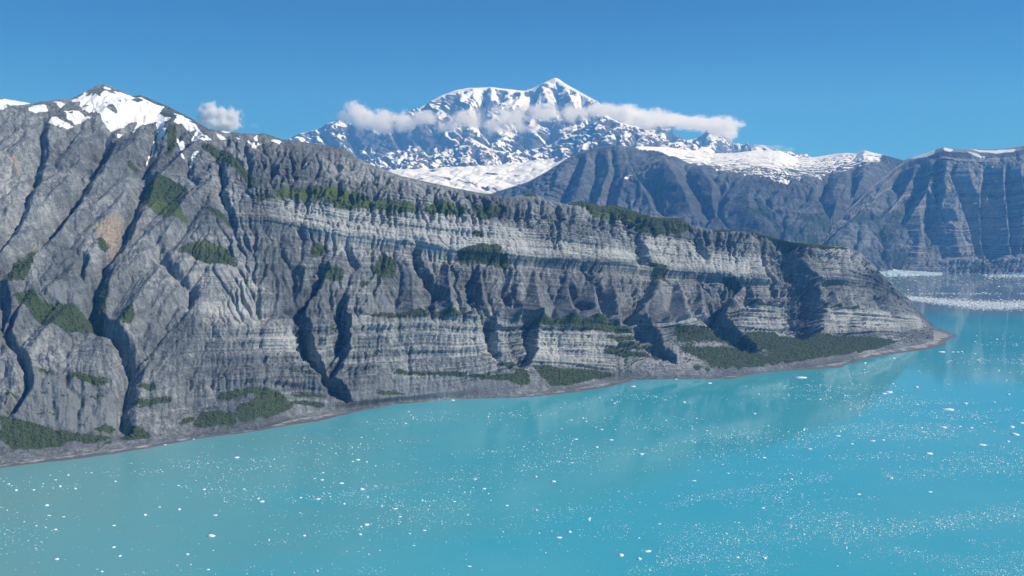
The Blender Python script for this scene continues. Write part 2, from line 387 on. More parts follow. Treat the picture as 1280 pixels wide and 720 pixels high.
PALE = [T('G', (60, 40), (430, 75), (800, 100), (1030, 110), (1280, 160), (1280, 325), (800, 262), (460, 225), (60, 140)), T('I', (0, 160), (140, 220), (640, 290), (640, 340), (140, 335), (0, 325)),
 T('I', (660, 215), (880, 235), (1000, 300), (1280, 320), (1280, 420), (1100, 410), (760, 370), (680, 300)), T('E', (50, 500), (180, 270), (240, 240), (230, 450), (110, 540)),
 T('E', (410, 290), (480, 300), (520, 320), (480, 440), (430, 370)), T('E', (1110, 0), (1190, 0), (1190, 90), (1140, 60)), T('E', (920, 580), (1280, 520), (1280, 700), (960, 650)), T('E', (1200, 340), (1280, 340), (1280, 500), (1180, 440)),
 T('J', (100, 220), (440, 230), (440, 400), (110, 390)), T('K', (140, 480), (290, 470), (440, 600), (130, 590)), T('K', (520, 470), (1020, 500), (1040, 560), (520, 600)), T('K', (480, 150), (640, 165), (800, 260), (540, 300)),
 T('J', (780, 180), (950, 120), (1000, 190)), T('J', (430, 288), (560, 292), (740, 322), (640, 338), (500, 304)), T('J', (815, 286), (1190, 292), (1205, 318), (820, 306)), T('J', (840, 335), (1190, 352), (1190, 366), (860, 352)), T('J', (440, 370), (800, 372), (960, 410), (700, 430), (480, 420)), T('J', (50, 60), (150, 70), (130, 110), (60, 130)), T('G', (780, 440), (860, 440), (860, 510)), T('H', (450, 0), (880, 20), (600, 80), (470, 60)), T('H', (930, 60), (1150, 80), (1230, 160), (900, 100)),
 T('H', (0, 60), (200, 60), (370, 270), (350, 330), (200, 170), (0, 150)), T('A', (1120, 600), (1180, 620), (1190, 720), (1120, 720)), T('A', (0, 560), (60, 480), (110, 560), (60, 620), (0, 700)), T('F', (540, 330), (590, 330), (620, 400), (580, 480))]
OCHRE = [T('E', (470, 190), (560, 140), (615, 120), (600, 220), (570, 305), (520, 285), (480, 220)), T('E', (700, 60), (770, 30), (750, 80), (700, 110)), T('A', (50, 470), (85, 480), (110, 560), (70, 560)), T('H', (330, 300), (370, 300), (380, 335), (340, 330))]
SCREE = [T('E', (230, 470), (300, 480), (420, 570), (230, 570)), T('F', (40, 390), (160, 180), (520, 290), (600, 420), (460, 480), (200, 440)), T('H', (450, 380), (620, 310), (1280, 320), (1280, 370), (900, 385), (470, 415)), T('G', (570, 500), (640, 500), (740, 600), (560, 600)),
 T('J', (200, 60), (430, 165), (60, 160)), T('J', (740, 160), (800, 60), (950, 110), (900, 150)), T('I', (440, 500), (740, 450), (960, 590), (840, 640), (600, 640))]
def mask(polys, ex, ey, px=None, py=None):
    m = np.zeros(px.shape)
    for pl in polys: m = np.maximum(m, inpoly(px+ex, py+ey, pl))
    return m
# ------------------------------------------------------------------ the near mountain
NC = 1240
xs = np.linspace(-240, 1167, NC)
ys, Yk = column_base(xs)
ROWS = [8, 44, 96, 90, 96, 96]     # rows of mesh between the traced lines
segs = []; lay = []
for k in range(6):
    n = ROWS[k]; tt = np.linspace(0, 1, n, endpoint=False)[:, None]
    a = to_world(xs, ys[k], Yk[k]); b = to_world(xs, ys[k+1], Yk[k+1])
    segs.append(a[None]*(1-tt[..., None]) + b[None]*tt[..., None]); lay.append(np.repeat(k+tt, NC, 1))
top = to_world(xs, ys[6], Yk[6])
segs.append(top[None]); lay.append(np.full((1, NC), 6.))
B = np.concatenate(segs); LAY = np.concatenate(lay)
NR = B.shape[0]
# soften the kinks at the traced lines
Bs = B.copy()
for _ in range(3):
    Bs[10:-1] = (Bs[9:-2]+Bs[10:-1]*2+Bs[11:])/4
B = Bs
PX = XC+F*B[..., 0]/B[..., 1]; PY = YH-F*(B[..., 2]-CAMH)/B[..., 1]
DX = np.linalg.norm(np.gradient(B, axis=1), axis=2); DW = np.linalg.norm(np.gradient(B, axis=0), axis=2)
S = np.cumsum(DX.mean(0))[None].repeat(NR, 0); W = np.cumsum(DW, 0)
# shift W so that it runs along the beds
NB = blur2(normals(B), 1) if False else normals(blur2(B.reshape(NR, -1), 1).reshape(B.shape) if False else B)
NB = np.stack([blur2(NB[..., i], 9) for i in range(3)], -1); NB /= np.linalg.norm(NB, axis=2, keepdims=True)

left = sstep(330, 200, PX)          # the folded, unbedded mountain on the left
# -- first relief: broad noise + traced ravines
r = 18*fbm(S/330, W/420, 4, 11)*sstep(1.6, 2.4, LAY) + 46*left*ridged((S-.62*W)/340, W/1000, 4, 31, .38)*sstep(2, 3.2, LAY)
# ravine: points from top to bottom, half widths left/right (pixels), depth (metres)
GUL = [
 ([(54, 158), (50, 197), (42, 230), (32, 260), (18, 292), (-10, 330)], 16, 7, 38),
 ([(133, 166), (126, 205), (107, 232), (90, 252), (75, 275), (60, 297), (30, 327), (-2, 350), (-30, 380)], 26, 9, 75),
 ([(199, 163), (182, 205), (184, 222), (175, 245), (160, 278), (150, 305), (133, 324), (122, 355), (114, 388), (130, 410), (152, 432), (165, 457), (158, 495), (155, 522), (150, 545)], 22, 10, 70),
 ([(196, 300), (202, 322), (220, 345), (240, 360), (238, 385)], 16, 8, 34),
 ([(277, 202), (275, 240), (284, 262), (290, 282)], 12, 6, 30),
 ([(236, 190), (232, 215), (246, 232)], 10, 7, 24),
 ([(20, 395), (8, 420), (30, 455), (34, 480), (14, 515)], 12, 7, 40),
 ([(0, 360), (6, 400), (0, 440)], 14, 8, 40),
 ([(104, 320), (103, 345), (112, 370), (118, 400)], 10, 6, 26),
 ([(403, 322), (400, 350), (374, 382), (378, 412), (386, 440), (404, 460), (416, 478), (434, 503)], 20, 9, 52),
 ([(432, 360), (428, 385), (433, 420), (430, 440), (418, 470)], 24, 6, 52),
 ([(345, 290), (372, 330), (370, 352), (368, 380)], 12, 7, 26),
 ([(436, 300), (440, 318), (448, 330)], 8, 6, 20),
 ([(520, 300), (524, 330), (545, 352), (552, 375)], 16, 9, 30),
 ([(598, 330), (588, 352), (600, 374), (606, 398), (612, 420), (620, 445)], 16, 8, 36),
 ([(650, 345), (640, 362), (652, 385), (664, 405), (666, 440), (656, 456)], 20, 6, 50),
 ([(712, 345), (726, 372), (740, 392)], 12, 8, 30),
 ([(735, 335), (752, 360), (764, 392), (776, 406)], 10, 8, 30),
 ([(824, 342), (806, 372), (790, 396), (806, 412), (822, 436), (840, 452)], 26, 8, 56),
 ([(872, 296), (880, 312), (884, 322)], 16, 5, 30),
 ([(925, 352), (905, 384), (896, 398), (915, 417), (946, 440)], 34, 7, 62),
 ([(992, 300), (1000, 325), (1008, 350), (1017, 380), (1014, 412), (1008, 422)], 44, 12, 100),
 ([(955, 296), (958, 320), (966, 345), (975, 372)], 12, 8, 26),
 ([(1094, 352), (1104, 375), (1118, 398)], 14, 9, 18),
 ([(800, 292), (806, 320), (812, 335)], 22, 7, 34),
]
def deeper(lst, x0, kd, kw): return [(p, wl*(1 if p[0][0] > x0 else 1.0), wr*(kw if p[0][0] > x0 else 1.5), d*(kd if p[0][0] > x0 else .58)) for p, wl, wr, d in lst]
def carve(px, py, lst, k=1.):
    out = np.zeros(px.shape)
    for pts, wl, wr, d in lst:
        gx = [p[0] for p in pts]; gy = [p[1] for p in pts]
        sel = (py > gy[0]-8) & (py < gy[-1]+8) & (px > min(gx)-wl*1.4) & (px < max(gx)+wr*1.4)
        if not sel.any(): continue
        x, y = px[sel], py[sel]
        o = np.argsort(gy); c = np.interp(y, np.array(gy)[o], np.array(gx)[o])
        e = x-c
        s = np.where(e < 0, 1+e/wl, 1-e/wr).clip(0, 1)
        s = s**1.15*sstep(gy[0]-8, gy[0]+14, y)*sstep(gy[-1]+8, gy[-1]-10, y)
        out[sel] = np.maximum(out[sel], d*s*k)
    return out
wx = (9-4*left)*fbm(S/110, W/110, 6, 51, .62); wy = 4*fbm(S/80, W/80, 4, 61)
gul = carve(PX+wx, PY+wy, deeper(GUL, 380, 1.08, .9), 1.35)*np.clip(1+.9*fbm(S/70, W/60, 4, 63), .4, 1.5)
# benches: step back at the traced beds, lip over the ledge
right = 1-left
benchn = .10*fbm(S/160, W/2000, 3, 71)
r += right*(20*sstep(3.06, 2.94, LAY+benchn) - 14*sstep(3.0, 3.12, LAY+benchn)*sstep(3.9, 3.4, LAY))
# pyramids of scree below the ledge
tri = np.abs(((S+45*fbm(S/150, W*0, 2, 81))/150) % 1 - .5)*2
tp = np.clip(4.02-LAY, 0, 1)
nose = sstep(1095, 1030, PX)
zone = right*nose*sstep(4.05, 3.95, LAY)*sstep(2.9, 3.05, LAY)
r += zone*(-24*(1-tp) + 64*np.maximum(0, tp*1.1-tri)*(.6+.6*np.clip(.6+fbm(S/300, W*0+3, 2, 83), 0, 1)))*sstep(470, 560, PX) - zone*10*(1-sstep(470, 560, PX))
r += right*nose*(13*sstep(3.93, 4.04, LAY)*sstep(4.5, 4.1, LAY))
# erosion, coarse then fine
scree_m = blur2(mask(SCREE, wx, wy, PX, PY), 4)*.8
Kz = left*.4 + right*np.interp(LAY, [1, 2, 2.2, 2.9, 3.05, 3.9, 4.1, 4.9, 5.2, 6], [.2, .2, .12, .12, .14, .14, .08, .08, .3, .4])
amp = np.clip(.7+1.1*fbm(S/260, W/260, 3, 101), .12, 1.5)
Kc = (.35+.65*sstep(1.9, 2.3, LAY))*sstep(6.02, 5.75, LAY)*sstep(1.05, 1.6, LAY)
q = (4, 3)
rc = r[::q[1], ::q[0]]; dxc = np.repeat(DX.mean(0)[None, ::q[0]]*q[0], rc.shape[0], 0)
rc = rc+6*fbm(S[::q[1], ::q[0]]/55, W[::q[1], ::q[0]]/150, 2, 91)
ec = erode(rc, dxc, 3.6, .42, .95, 4, (Kc*Kz*amp)[::q[1], ::q[0]], 50, gul[::q[1], ::q[0]])
r = r + resize(ec-rc, NR, NC) + resize(6*fbm(S[::3, ::4]/55, W[::3, ::4]/150, 2, 91), NR, NC)*.6*Kc
rf0 = r + 3.2*fbm(S/17, W/55, 3, 111)
dxf = np.repeat(DX.mean(0)[None], NR, 0)
Kf = left*.28 + right*np.interp(LAY, [1.5, 2.2, 2.9, 3.05, 3.9, 4.1, 4.5, 5.0, 6], [.3, .34, .34, .8, .8, .3, .5, 1.2, 1.4])
r = erode(rf0, dxf, 1.15, .47, 1.35, 3, Kc*Kf*np.clip(.75+1.2*fbm(S/150, W/120, 3, 103), .12, 1.6)*(1-scree_m), 20, gul) - gul
# beds: hard bands stand proud

L0 = beds_of((B+NB*r[..., None])[..., 2], B[..., 2], LAY)
LW = L0 + .05*fbm(S/500, W/500, 3, 121) + .008*fbm(S/60, W/60, 2, 131)
b = np.interp((LW*40) % 512, np.arange(513), np.append(np.random.default_rng(5).random(512), .5))
mod = np.clip(.6+1.1*fbm(S/230, W/160, 3, 141), .1, 1.4)
mod2 = np.clip(.8+.9*fbm(S/520+7, W/300, 3, 143), .4, 1.5)
bedz = right*sstep(1.8, 2.1, LAY)*sstep(5.8, 5.1, LAY)*np.interp(LAY, [2, 2.9, 3.05, 3.8, 4.0, 5.2], [1, 1, .35, .35, 1, .7])*(1-scree_m)
r += bedz*(mod*5.5*(b-.5) + mod*13*layered(LW, 15, 6, .35) + mod2*19*layered(LW+.3*fbm(S/900, W*0, 2, 144), 6.5, 8, .22))
r += left*3.0*mod*(b-.5)*sstep(1.8, 2.3, LAY)
r += 1.3*fbm(S/9, W/9, 3, 151)*sstep(1.2, 2, LAY)
r *= sstep(.9, 1.5, LAY)
r = r + (.55*(r-blur2(r, 3)) + .4*(r-blur2(r, 10)))*sstep(1.6, 2.2, LAY)*np.clip(.55+1.6*fbm(S/300, W/260, 3, 155), -.5, 1.3)*(1-.65*left)
crest_f = sstep(6.0, 5.8, LAY); r = r*(.12+.88*crest_f)
r += (1-crest_f)*3*fbm(S/30, W/30, 3, 161)
taper = sstep(1168, 1095, PX)
P = B + NB*(r*taper)[..., None]
P[..., 2] = np.where(LAY > 1, np.maximum(P[..., 2], np.minimum(B[..., 2], 5.5+8*(LAY-1))), P[..., 2])
LW = beds_of(P[..., 2], B[..., 2], LAY) + .05*fbm(S/500, W/500, 3, 121)
# the far side, falling away behind the crest
nb = 26; fall = np.linspace(0, 1, nb+1)[1:]**1.4
back = []
zc = P[-1, :, 2]; nhor = to_world(xs, ys[6], Yk[6]+1)-to_world(xs, ys[6], Yk[6])
nhor[:, 2] = 0; nhor /= np.linalg.norm(nhor, axis=1)[:, None]
L_ = (zc+8)/.62
for f_ in fall:
    q_ = P[-1] + nhor*(f_*L_)[:, None]
    q_[:, 2] = zc - f_*(zc+8) + 30*fbm(S[-1]/200, np.full(NC, f_*8), 3, 171)*min(1, f_*6)*np.clip(zc/600, .02, 1)*(1-f_)
    back.append(q_)
ALL = np.concatenate([P, np.array(back)])

ex = 6*fbm(S/70, W/70, 5, 201, .65); ey = 3*fbm(S/70, W/70, 5, 211, .65)
def pad(m, v=0.): return np.concatenate([m, np.full((nb, NC), v)])
veg = mask(VEG, ex, ey, PX, PY); mead = mask(MEADOW, ex, ey, PX, PY); veg = np.maximum(veg, mead)
snow = mask(SNOW, ex*.8, ey*1.2, PX, PY)*sstep(.34, .20, fbm(S/42+.5*W/42, W/36, 5, 215, .65)+.035*np.clip(r-blur2(r, 8), -6, 9))
pale = blur2(blur2(mask(PALE, ex*2.5, ey*2.5, PX, PY), 10), 8)*.85; och = blur2(mask(OCHRE, ex, ey, PX, PY), 2); scree = blur2(mask(SCREE, ex*2, ey*2, PX, PY), 3)
# stray scrub in gullies of the lower faces
stray = sstep(.34, .5, fbm(S/60, W/22, 4, 221))*sstep(1.2, 1.8, LAY)*sstep(3.3, 2.8, LAY)*.8
stray = np.maximum(stray, sstep(.10, .28, fbm(S/90, W/14, 4, 225))*sstep(1.12, 1.3, LAY)*sstep(2.25, 1.95, LAY)*sstep(640, 720, PX)*.9)
stray = np.maximum(stray, sstep(.42, .55, fbm(S/70, W/40, 4, 231))*sstep(4.6, 5.0, LAY)*sstep(200, 300, PX)*sstep(700, 640, PX)*.8)
vegs = np.maximum(blur2(veg, 3), stray)
beach = sstep(1.15, 1.0, LAY+.15*fbm(S/60, W/60, 2, 241))
backm = np.concatenate([np.zeros((NR, NC)), np.ones((nb, NC))])
rockmat = rock_material('grey bedded rock', (.182, .202, .216), (.46, .475, .48), (.070, .082, .095), (.060, .086, .038), (.092, .130, .036), (.36, .29, .215))
near = grid_mesh('cliff_mountain', ALL, dict(veg=pad(vegs*(1-beach)), meadow=pad(blur2(mead, 2)), snow=pad(blur2(snow, 1)), pale=pad(pale), ochre=pad(och), scree=pad(np.maximum(scree, 0)),
        lay=np.concatenate([LW, np.full((nb, NC), 6.)]), bed=pad((1-.8*left)*sstep(5.9, 5.2, LAY)*.8+.2)), rockmat)

# ------------------------------------------------------------------ other mountains
def mountain(name, x0, x1, ncol, keys, rows, gul, mat, seed, relief, eros, snowf, drop, strata=0., bands=1.):
    """keys: (line of pixels, forward distance line) from the foot to the crest; drop: metres the far side falls"""
    xs = np.linspace(x0, x1, ncol)
    ks = [(line(a)(xs), smooth1(line(b)(xs), 8)) for a, b in keys]
    sg = []; ly = []
    for k in range(len(ks)-1):
        tt = np.linspace(0, 1, rows[k], endpoint=False)[:, None]
        a = to_world(xs, *ks[k]); b = to_world(xs, *ks[k+1])
        sg.append(a[None]*(1-tt[..., None]) + b[None]*tt[..., None]); ly.append(np.repeat(k+tt, ncol, 1))
    sg.append(to_world(xs, *ks[-1])[None]); ly.append(np.full((1, ncol), len(ks)-1.))
    B = np.concatenate(sg); LA = np.concatenate(ly); nr = B.shape[0]; top = len(ks)-1
    px = XC+F*B[..., 0]/B[..., 1]; py = YH-F*(B[..., 2]-CAMH)/B[..., 1]
    dx = np.linalg.norm(np.gradient(B, axis=1), axis=2); dw = np.linalg.norm(np.gradient(B, axis=0), axis=2)
    s = np.cumsum(dx.mean(0))[None].repeat(nr, 0); wv = np.cumsum(dw, 0)
    nb_ = normals(B); nb_ = np.stack([blur2(nb_[..., i], 6) for i in range(3)], -1); nb_ /= np.linalg.norm(nb_, axis=2, keepdims=True)
    amp, lam = relief
    wob = lam*.01
    r = amp*ridged(s/lam+.3*fbm(s/lam, wv/lam, 2, seed+3), wv/lam*.55, 4, seed) + amp*.6*fbm(s/lam*.4, wv/lam*.4, 3, seed+9)
    gu = np.zeros_like(r)
    if gul:
        gu = carve(px+2.6*fbm(s/lam*2.5, wv/lam*2.5, 4, seed+20, .6), py, gul, 1.3)*np.clip(1+.6*fbm(s/lam*3, wv/lam*3, 4, seed+23), .5, 1.4)
    fade = sstep(top, top-(.05 if name.startswith('snow') else .12), LA)
    (d1, e1, l1, cap1), (d2, e2, l2, cap2) = eros
    K = fade*.9+.05
    rc = r[::2, ::3]; ec = erode(rc, np.repeat(dx.mean(0)[None, ::3]*3, rc.shape[0], 0), d1, e1, l1, 3, K[::2, ::3], cap1, gu[::2, ::3])
    r = r + resize(ec-rc, nr, ncol)
    r = erode(r+cap2*.2*fbm(s/lam*12, wv/lam*5, 3, seed+30), np.repeat(dx.mean(0)[None], nr, 0), d2, e2, l2, 2, K, cap2, gu) - gu
    LW = beds_of((B+nb_*r[..., None])[..., 2], B[..., 2], LA) + .03*fbm(s/lam, wv/lam, 3, seed+40)
    if strata:
        b = layered(LW, 22, seed, .4)+layered(LW, 9, seed+1, .25)
        r = r + strata*b*np.clip(.5+fbm(s/lam, wv/lam, 3, seed+44), .1, 1.2)
    if name == 'dark_mountain':      # the snow plateau is smooth
        r = r*(1-.72*sstep(800, 860, px)*sstep(1.05, 1.4, LA)*sstep(1080, 1020, px))
    r = r*(.10+.90*fade) + (1-fade)*amp*.05*fbm(s/lam*8, wv/lam*8, 3, seed+50)
    r = r + (.5*(r-blur2(r, 2)) + .35*(r-blur2(r, 6)))*fade*(1 if name.startswith('snow') else .4)
    P = B+nb_*r[..., None]
    n = normals(P)
    snow = snowf(px, py, n, s, wv, LA, r)
    m = 24; bk = []
    for f_ in np.linspace(0, 1, m+1)[1:]**1.5:
        q = P[-1].copy(); d = P[-1, :, :2]/np.linalg.norm(P[-1, :, :2], axis=1)[:, None]
        fall = np.minimum(drop, P[-1, :, 2]+8)
        q[:, :2] += d*(f_*fall/.6)[:, None]; q[:, 2] -= f_*fall
        q[:, 2] += amp*.8*fbm(s[-1]/lam*2, np.full(ncol, f_*6), 3, seed+60)*min(1, 5*f_)*(1-f_)
        bk.append(q)
    bk = np.array(bk); z = np.zeros((m, ncol)); Z = np.concatenate([np.zeros_like(px), z])
    vg = vegf[name](px, py, s, wv) if name in vegf else np.zeros_like(px)
    return grid_mesh(name, np.concatenate([P, bk]), dict(veg=np.concatenate([vg, z]), meadow=Z, snow=np.concatenate([snow, np.repeat(snow[-1:], m, 0)]), pale=Z, ochre=Z, scree=Z,
            lay=np.concatenate([LW, z+top]), bed=Z+bands), mat)

vegf = {}
# --- the tall snow mountain
SK3 = T('B', (-120, 480), (60, 420), (170, 372), (200, 355), (300, 330), (380, 290), (440, 285), (480, 300), (600, 290), (700, 260), (800, 240), (830, 210), (870, 190), (920, 160), (1000, 130), (1060, 120), (1180, 117)) \
    + T('C', (0, 128), (60, 135), (100, 122), (150, 100), (190, 80), (215, 68), (235, 76), (260, 95), (340, 140), (420, 185), (450, 205), (560, 260), (640, 290), (700, 312), (740, 308), (800, 345), (870, 385), (930, 370), (985, 345), (1060, 380), (1110, 405), (1180, 410), (1220, 405), (1280, 430), (1500, 470), (1700, 480))
ROCK3 = [T('B', (800, 240), (870, 180), (960, 155), (1010, 180), (1060, 240), (960, 262), (860, 270)), T('B', (480, 310), (560, 330), (700, 400), (840, 300), (900, 370), (1000, 440), (800, 430), (600, 470), (500, 450)),
         T('C', (205, 195), (235, 150), (315, 190), (250, 218)), T('C', (335, 175), (390, 190), (425, 225), (390, 228)), T('C', (185, 312), (270, 268), (350, 268), (350, 312), (230, 328)), T('B', (1110, 205), (1140, 150), (1210, 190), (1130, 228)),
         T('C', (100, 150), (150, 110), (230, 110), (200, 170)), T('C', (-10, 150), (40, 140), (50, 190), (10, 190)), T('B', (1180, 120), (1280, 125), (1270, 150), (1210, 150)), T('C', (0, 370), (120, 380), (130, 430), (20, 440)), T('C', (680, 330), (740, 305), (860, 385), (780, 390)), T('C', (1000, 360), (1110, 400), (1110, 440), (1030, 440))]
def snow_high(px, py, n, s, wv, LA, r):
    nz = n[..., 2]; lit = n[..., 0]
    v = (nz-.50)*1.5 + .23 + 1.0*fbm(s/900, wv/900, 4, 301) + .5*fbm(s/320, wv/520, 4, 311, .55)
    v += .45*sstep(150, 108, py) + .4*lit
    v -= .25*sstep(560, 480, px)*sstep(128, 145, py)      # the rocky west ridge
    e = 5*fbm(s/500, wv/500, 5, 317, .65); rk = np.zeros(px.shape)
    for pl in ROCK3: rk = np.maximum(rk, inpoly(px+e, py+e*.6, pl))
    v -= .42*blur2(rk, 2)
    v += .5*ridged(s/420, wv/900, 4, 319, .6)*.5
    v -= .25*sstep(150, 180, py)*sstep(720, 640, px)
    return np.clip(v, 0, 1)
m_high = rock_material('far snowy rock', (.12, .115, .112), (.20, .19, .18), (.065, .066, .07), (.03, .05, .03), (.05, .08, .03), (.3, .25, .2), 3.6, .4, (.9, .8))
G3 = [(T('B', (860, 180), (850, 230), (880, 290), (900, 350)), 10, 6, 260), (T('B', (690, 280), (700, 330), (740, 420)), 12, 6, 260), (T('B', (460, 300), (480, 370), (520, 440)), 10, 6, 200), (T('B', (330, 340), (370, 400), (400, 450)), 9, 5, 160),
      (T('B', (1150, 130), (1140, 190), (1120, 260), (1150, 330)), 14, 8, 260), (T('C', (215, 100), (240, 160), (270, 230), (300, 290)), 18, 10, 320), (T('C', (120, 130), (90, 200), (60, 280), (40, 340)), 16, 8, 260), (T('C', (350, 170), (380, 220), (400, 260)), 10, 5, 200),
      (T('C', (820, 350), (800, 380), (790, 400)), 8, 5, 150), (T('C', (960, 370), (950, 400), (940, 420)), 8, 5, 150), (T('C', (620, 300), (640, 340), (690, 390)), 10, 6, 180)]
mountain('snow_mountain', 290, 1060, 600, [([(290, 235), (1060, 215)], [(290, 24500), (1060, 24500)]), (SK3, [(290, 28500), (500, 29500), (694, 31000), (800, 29500), (1060, 28500)])],
         [230], G3, m_high, 400, (170, 1500), ((9, .5, .8, 260), (5.5, .47, 1.1, 110)), snow_high, 3000)

# --- the lower snowy spurs in front of it
SK3b = [(380, 236), (430, 215)] + T('B', (560, 482), (640, 465), (750, 432), (800, 418), (860, 462), (940, 440), (1000, 420), (1060, 373), (1110, 390), (1180, 430), (1260, 440)) \
    + T('C', (0, 450), (120, 430), (200, 402), (300, 342), (370, 310), (440, 266), (470, 263), (550, 297), (620, 312), (700, 345), (800, 400), (900, 440), (1100, 480))
def snow_low(px, py, n, s, wv, LA, r):
    nz = n[..., 2]
    v = (nz-.66)*1.6 + .36 + .8*fbm(s/700, wv/500, 4, 321) + .5*fbm(s/200, wv/260, 3, 331) + .3*n[..., 0]
    v += .5*sstep(.30, .05, LA)
    return np.clip(v, 0, 1)
mountain('snowy_foothill', 380, 910, 420, [([(380, 240), (640, 224), (910, 205)], [(380, 20000), (910, 20000)]), (SK3b, [(380, 23500), (650, 24500), (910, 23500)])],
         [120], None, m_high, 500, (110, 900), ((6, .5, .8, 160), (4.5, .47, 1.1, 70)), snow_low, 1500)

# --- the snowfield between
def snow_field(px, py, n, s, wv, LA, r):
    v = .95 + 1.2*np.minimum(0, fbm(s/420, wv/1500, 4, 341)+.12) - 2.4*np.maximum(0, fbm(s/600, wv/1200, 3, 351)-.2)
    v -= .9*np.maximum(0, .8-n[..., 2])
    v *= sstep(.75, 1.1, LA+.2*fbm(s/600, wv/600, 3, 357))
    return np.clip(v, 0, 1)
mountain('snowfield', 250, 930, 400, [([(250, 337), (930, 337)], [(250, 11950), (930, 11950)]), ([(250, 270), (360, 262), (500, 250), (640, 262), (930, 235)], [(250, 14500), (930, 15500)]), ([(250, 250), (360, 236), (470, 216), (560, 210), (640, 205), (720, 196), (800, 190), (930, 196)], [(360, 20500), (930, 20800)])],
         [26, 110], [(T('B', (1080, 570), (1060, 600), (1030, 640)), 18, 10, -180)], m_high, 600, (60, 900), ((2, .5, .4, 40), (1.2, .45, .5, 14)), snow_field, 800)

# --- the dark mountain beyond the ridge
SK1 = [(440, 300), (560, 262), (620, 240)] + T('C', (80, 590), (170, 540), (280, 470), (340, 442), (400, 420), (470, 410), (540, 404), (590, 418), (640, 412), (780, 416), (900, 432), (1000, 446), (1100, 446), (1180, 436), (1280, 432)) + \
    T('D', (10, 112), (60, 114), (150, 150), (240, 145), (330, 130), (380, 125), (440, 128), (480, 110), (530, 125), (600, 140), (670, 160), (900, 230))
SNOW1 = [T('C', (560, 395), (600, 416), (720, 432), (800, 462), (900, 500), (1050, 530), (1290, 575), (1290, 380), (700, 380)), T('D', (-40, 60), (600, 60), (560, 175), (440, 190), (400, 215), (250, 255), (200, 245), (60, 285), (-40, 260)),
         T('C', (835, 530), (880, 550), (885, 575), (840, 560)), T('C', (900, 555), (960, 575), (960, 590), (920, 580)), T('C', (550, 580), (630, 535), (610, 560), (560, 590))]
def snow_one(px, py, n, s, wv, LA, r):
    e = 2*fbm(s/300, wv/120, 3, 361)
    v = np.zeros(px.shape)
    for pl in SNOW1: v = np.maximum(v, inpoly(px+e, py+e, pl))
    v = blur2(v, 2)
    edge = sstep(187, 214, py - sstep(900, 1000, px)*6)
    v = v*(1.05 - edge*.58 + 1.5*np.minimum(.16, fbm(s/420, wv/60, 5, 371, .6)) - .22*sstep(980, 1080, px))
    return np.clip(v, 0, 1)
vegf['dark_mountain'] = lambda px, py, s, wv: .75*sstep(225, 275, py)*sstep(880, 960, px)*np.clip(.6+fbm(s/700, wv/500, 3, 381), 0, 1)
G1 = [(T('C', (600, 420), (640, 520), (700, 620), (760, 740)), 12, 36, 170), (T('C', (860, 500), (920, 580), (960, 680), (990, 760)), 22, 16, 90), (T('C', (340, 460), (290, 560), (240, 660), (200, 720)), 14, 16, 70), (T('C', (430, 420), (420, 540), (380, 660), (340, 740)), 14, 20, 90), (T('C', (500, 420), (520, 520), (480, 640), (450, 740)), 12, 16, 70),
      (T('D', (650, 180), (540, 280), (420, 400), (240, 560), (200, 620)), 26, 18, 220), (T('C', (1060, 590), (1040, 680), (1060, 760), (1140, 840)), 12, 34, 150), (T('D', (300, 230), (270, 330), (320, 430), (340, 520)), 10, 14, 80), (T('D', (420, 210), (430, 300), (400, 400), (330, 500)), 9, 14, 80)]
m_bed = rock_material('bedded slate', (.105, .120, .138), (.29, .295, .30), (.048, .057, .068), (.034, .058, .034), (.05, .08, .03), (.3, .25, .2), 3., 2.6)
m_mid = rock_material('slate rock', (.108, .126, .146), (.27, .285, .30), (.050, .060, .072), (.034, .058, .034), (.05, .08, .03), (.3, .25, .2), 3., .9, (1.0, 1.0))
mountain('dark_mountain', 440, 1185, 560, [([(440, 346), (1185, 346)], [(440, 10500), (1010, 10400), (1185, 11200)]), ([(440, 325), (700, 255), (775, 235), (830, 214), (900, 216), (1000, 228), (1100, 240), (1185, 262)], [(440, 12000), (775, 12600), (1185, 12900)]), (SK1, [(440, 13200), (775, 13600), (840, 15500), (900, 16500), (1040, 16500), (1100, 15200), (1185, 14000)])],
         [110, 130], deeper(G1, -1, 1.2, 1.), m_mid, 700, (36, 900), ((2.5, .5, .9, 50), (3.2, .47, 1.3, 34)), snow_one, 1500, 14)

# --- the bedded mountain across the fjord
SK2 = T('D', (40, 700), (240, 562), (330, 470), (420, 390), (520, 290), (600, 225), (690, 156), (760, 135), (830, 112), (880, 95), (930, 104), (1000, 105), (1080, 106), (1170, 106), (1230, 96), (1280, 88)) + [(1310, 180), (1360, 190), (1420, 184), (1500, 200)]
SNOW2 = [T('D', (690, 158), (760, 132), (835, 106), (832, 130), (760, 150)), T('D', (865, 95), (930, 106), (915, 116), (890, 112)), T('D', (985, 112), (1080, 135), (1090, 148), (1030, 135)), T('D', (1000, 104), (1110, 112), (1200, 108), (1240, 104), (1230, 122), (1140, 128), (1060, 118)), T('D', (1125, 175), (1130, 190), (1120, 190)), [(1285, 184), (1360, 190), (1420, 186), (1400, 196), (1330, 196)]]
def snow_two(px, py, n, s, wv, LA, r):
    e = 1.2*fbm(s/260, wv/120, 3, 401); v = np.zeros(px.shape)
    for pl in SNOW2: v = np.maximum(v, inpoly(px+e, py+e, pl))
    return blur2(v, 1)
vegf['bedded_mountain'] = lambda px, py, s, wv: .62*sstep(300, 330, py)*np.clip(.5+fbm(s/500, wv/300, 3, 411), 0, 1)
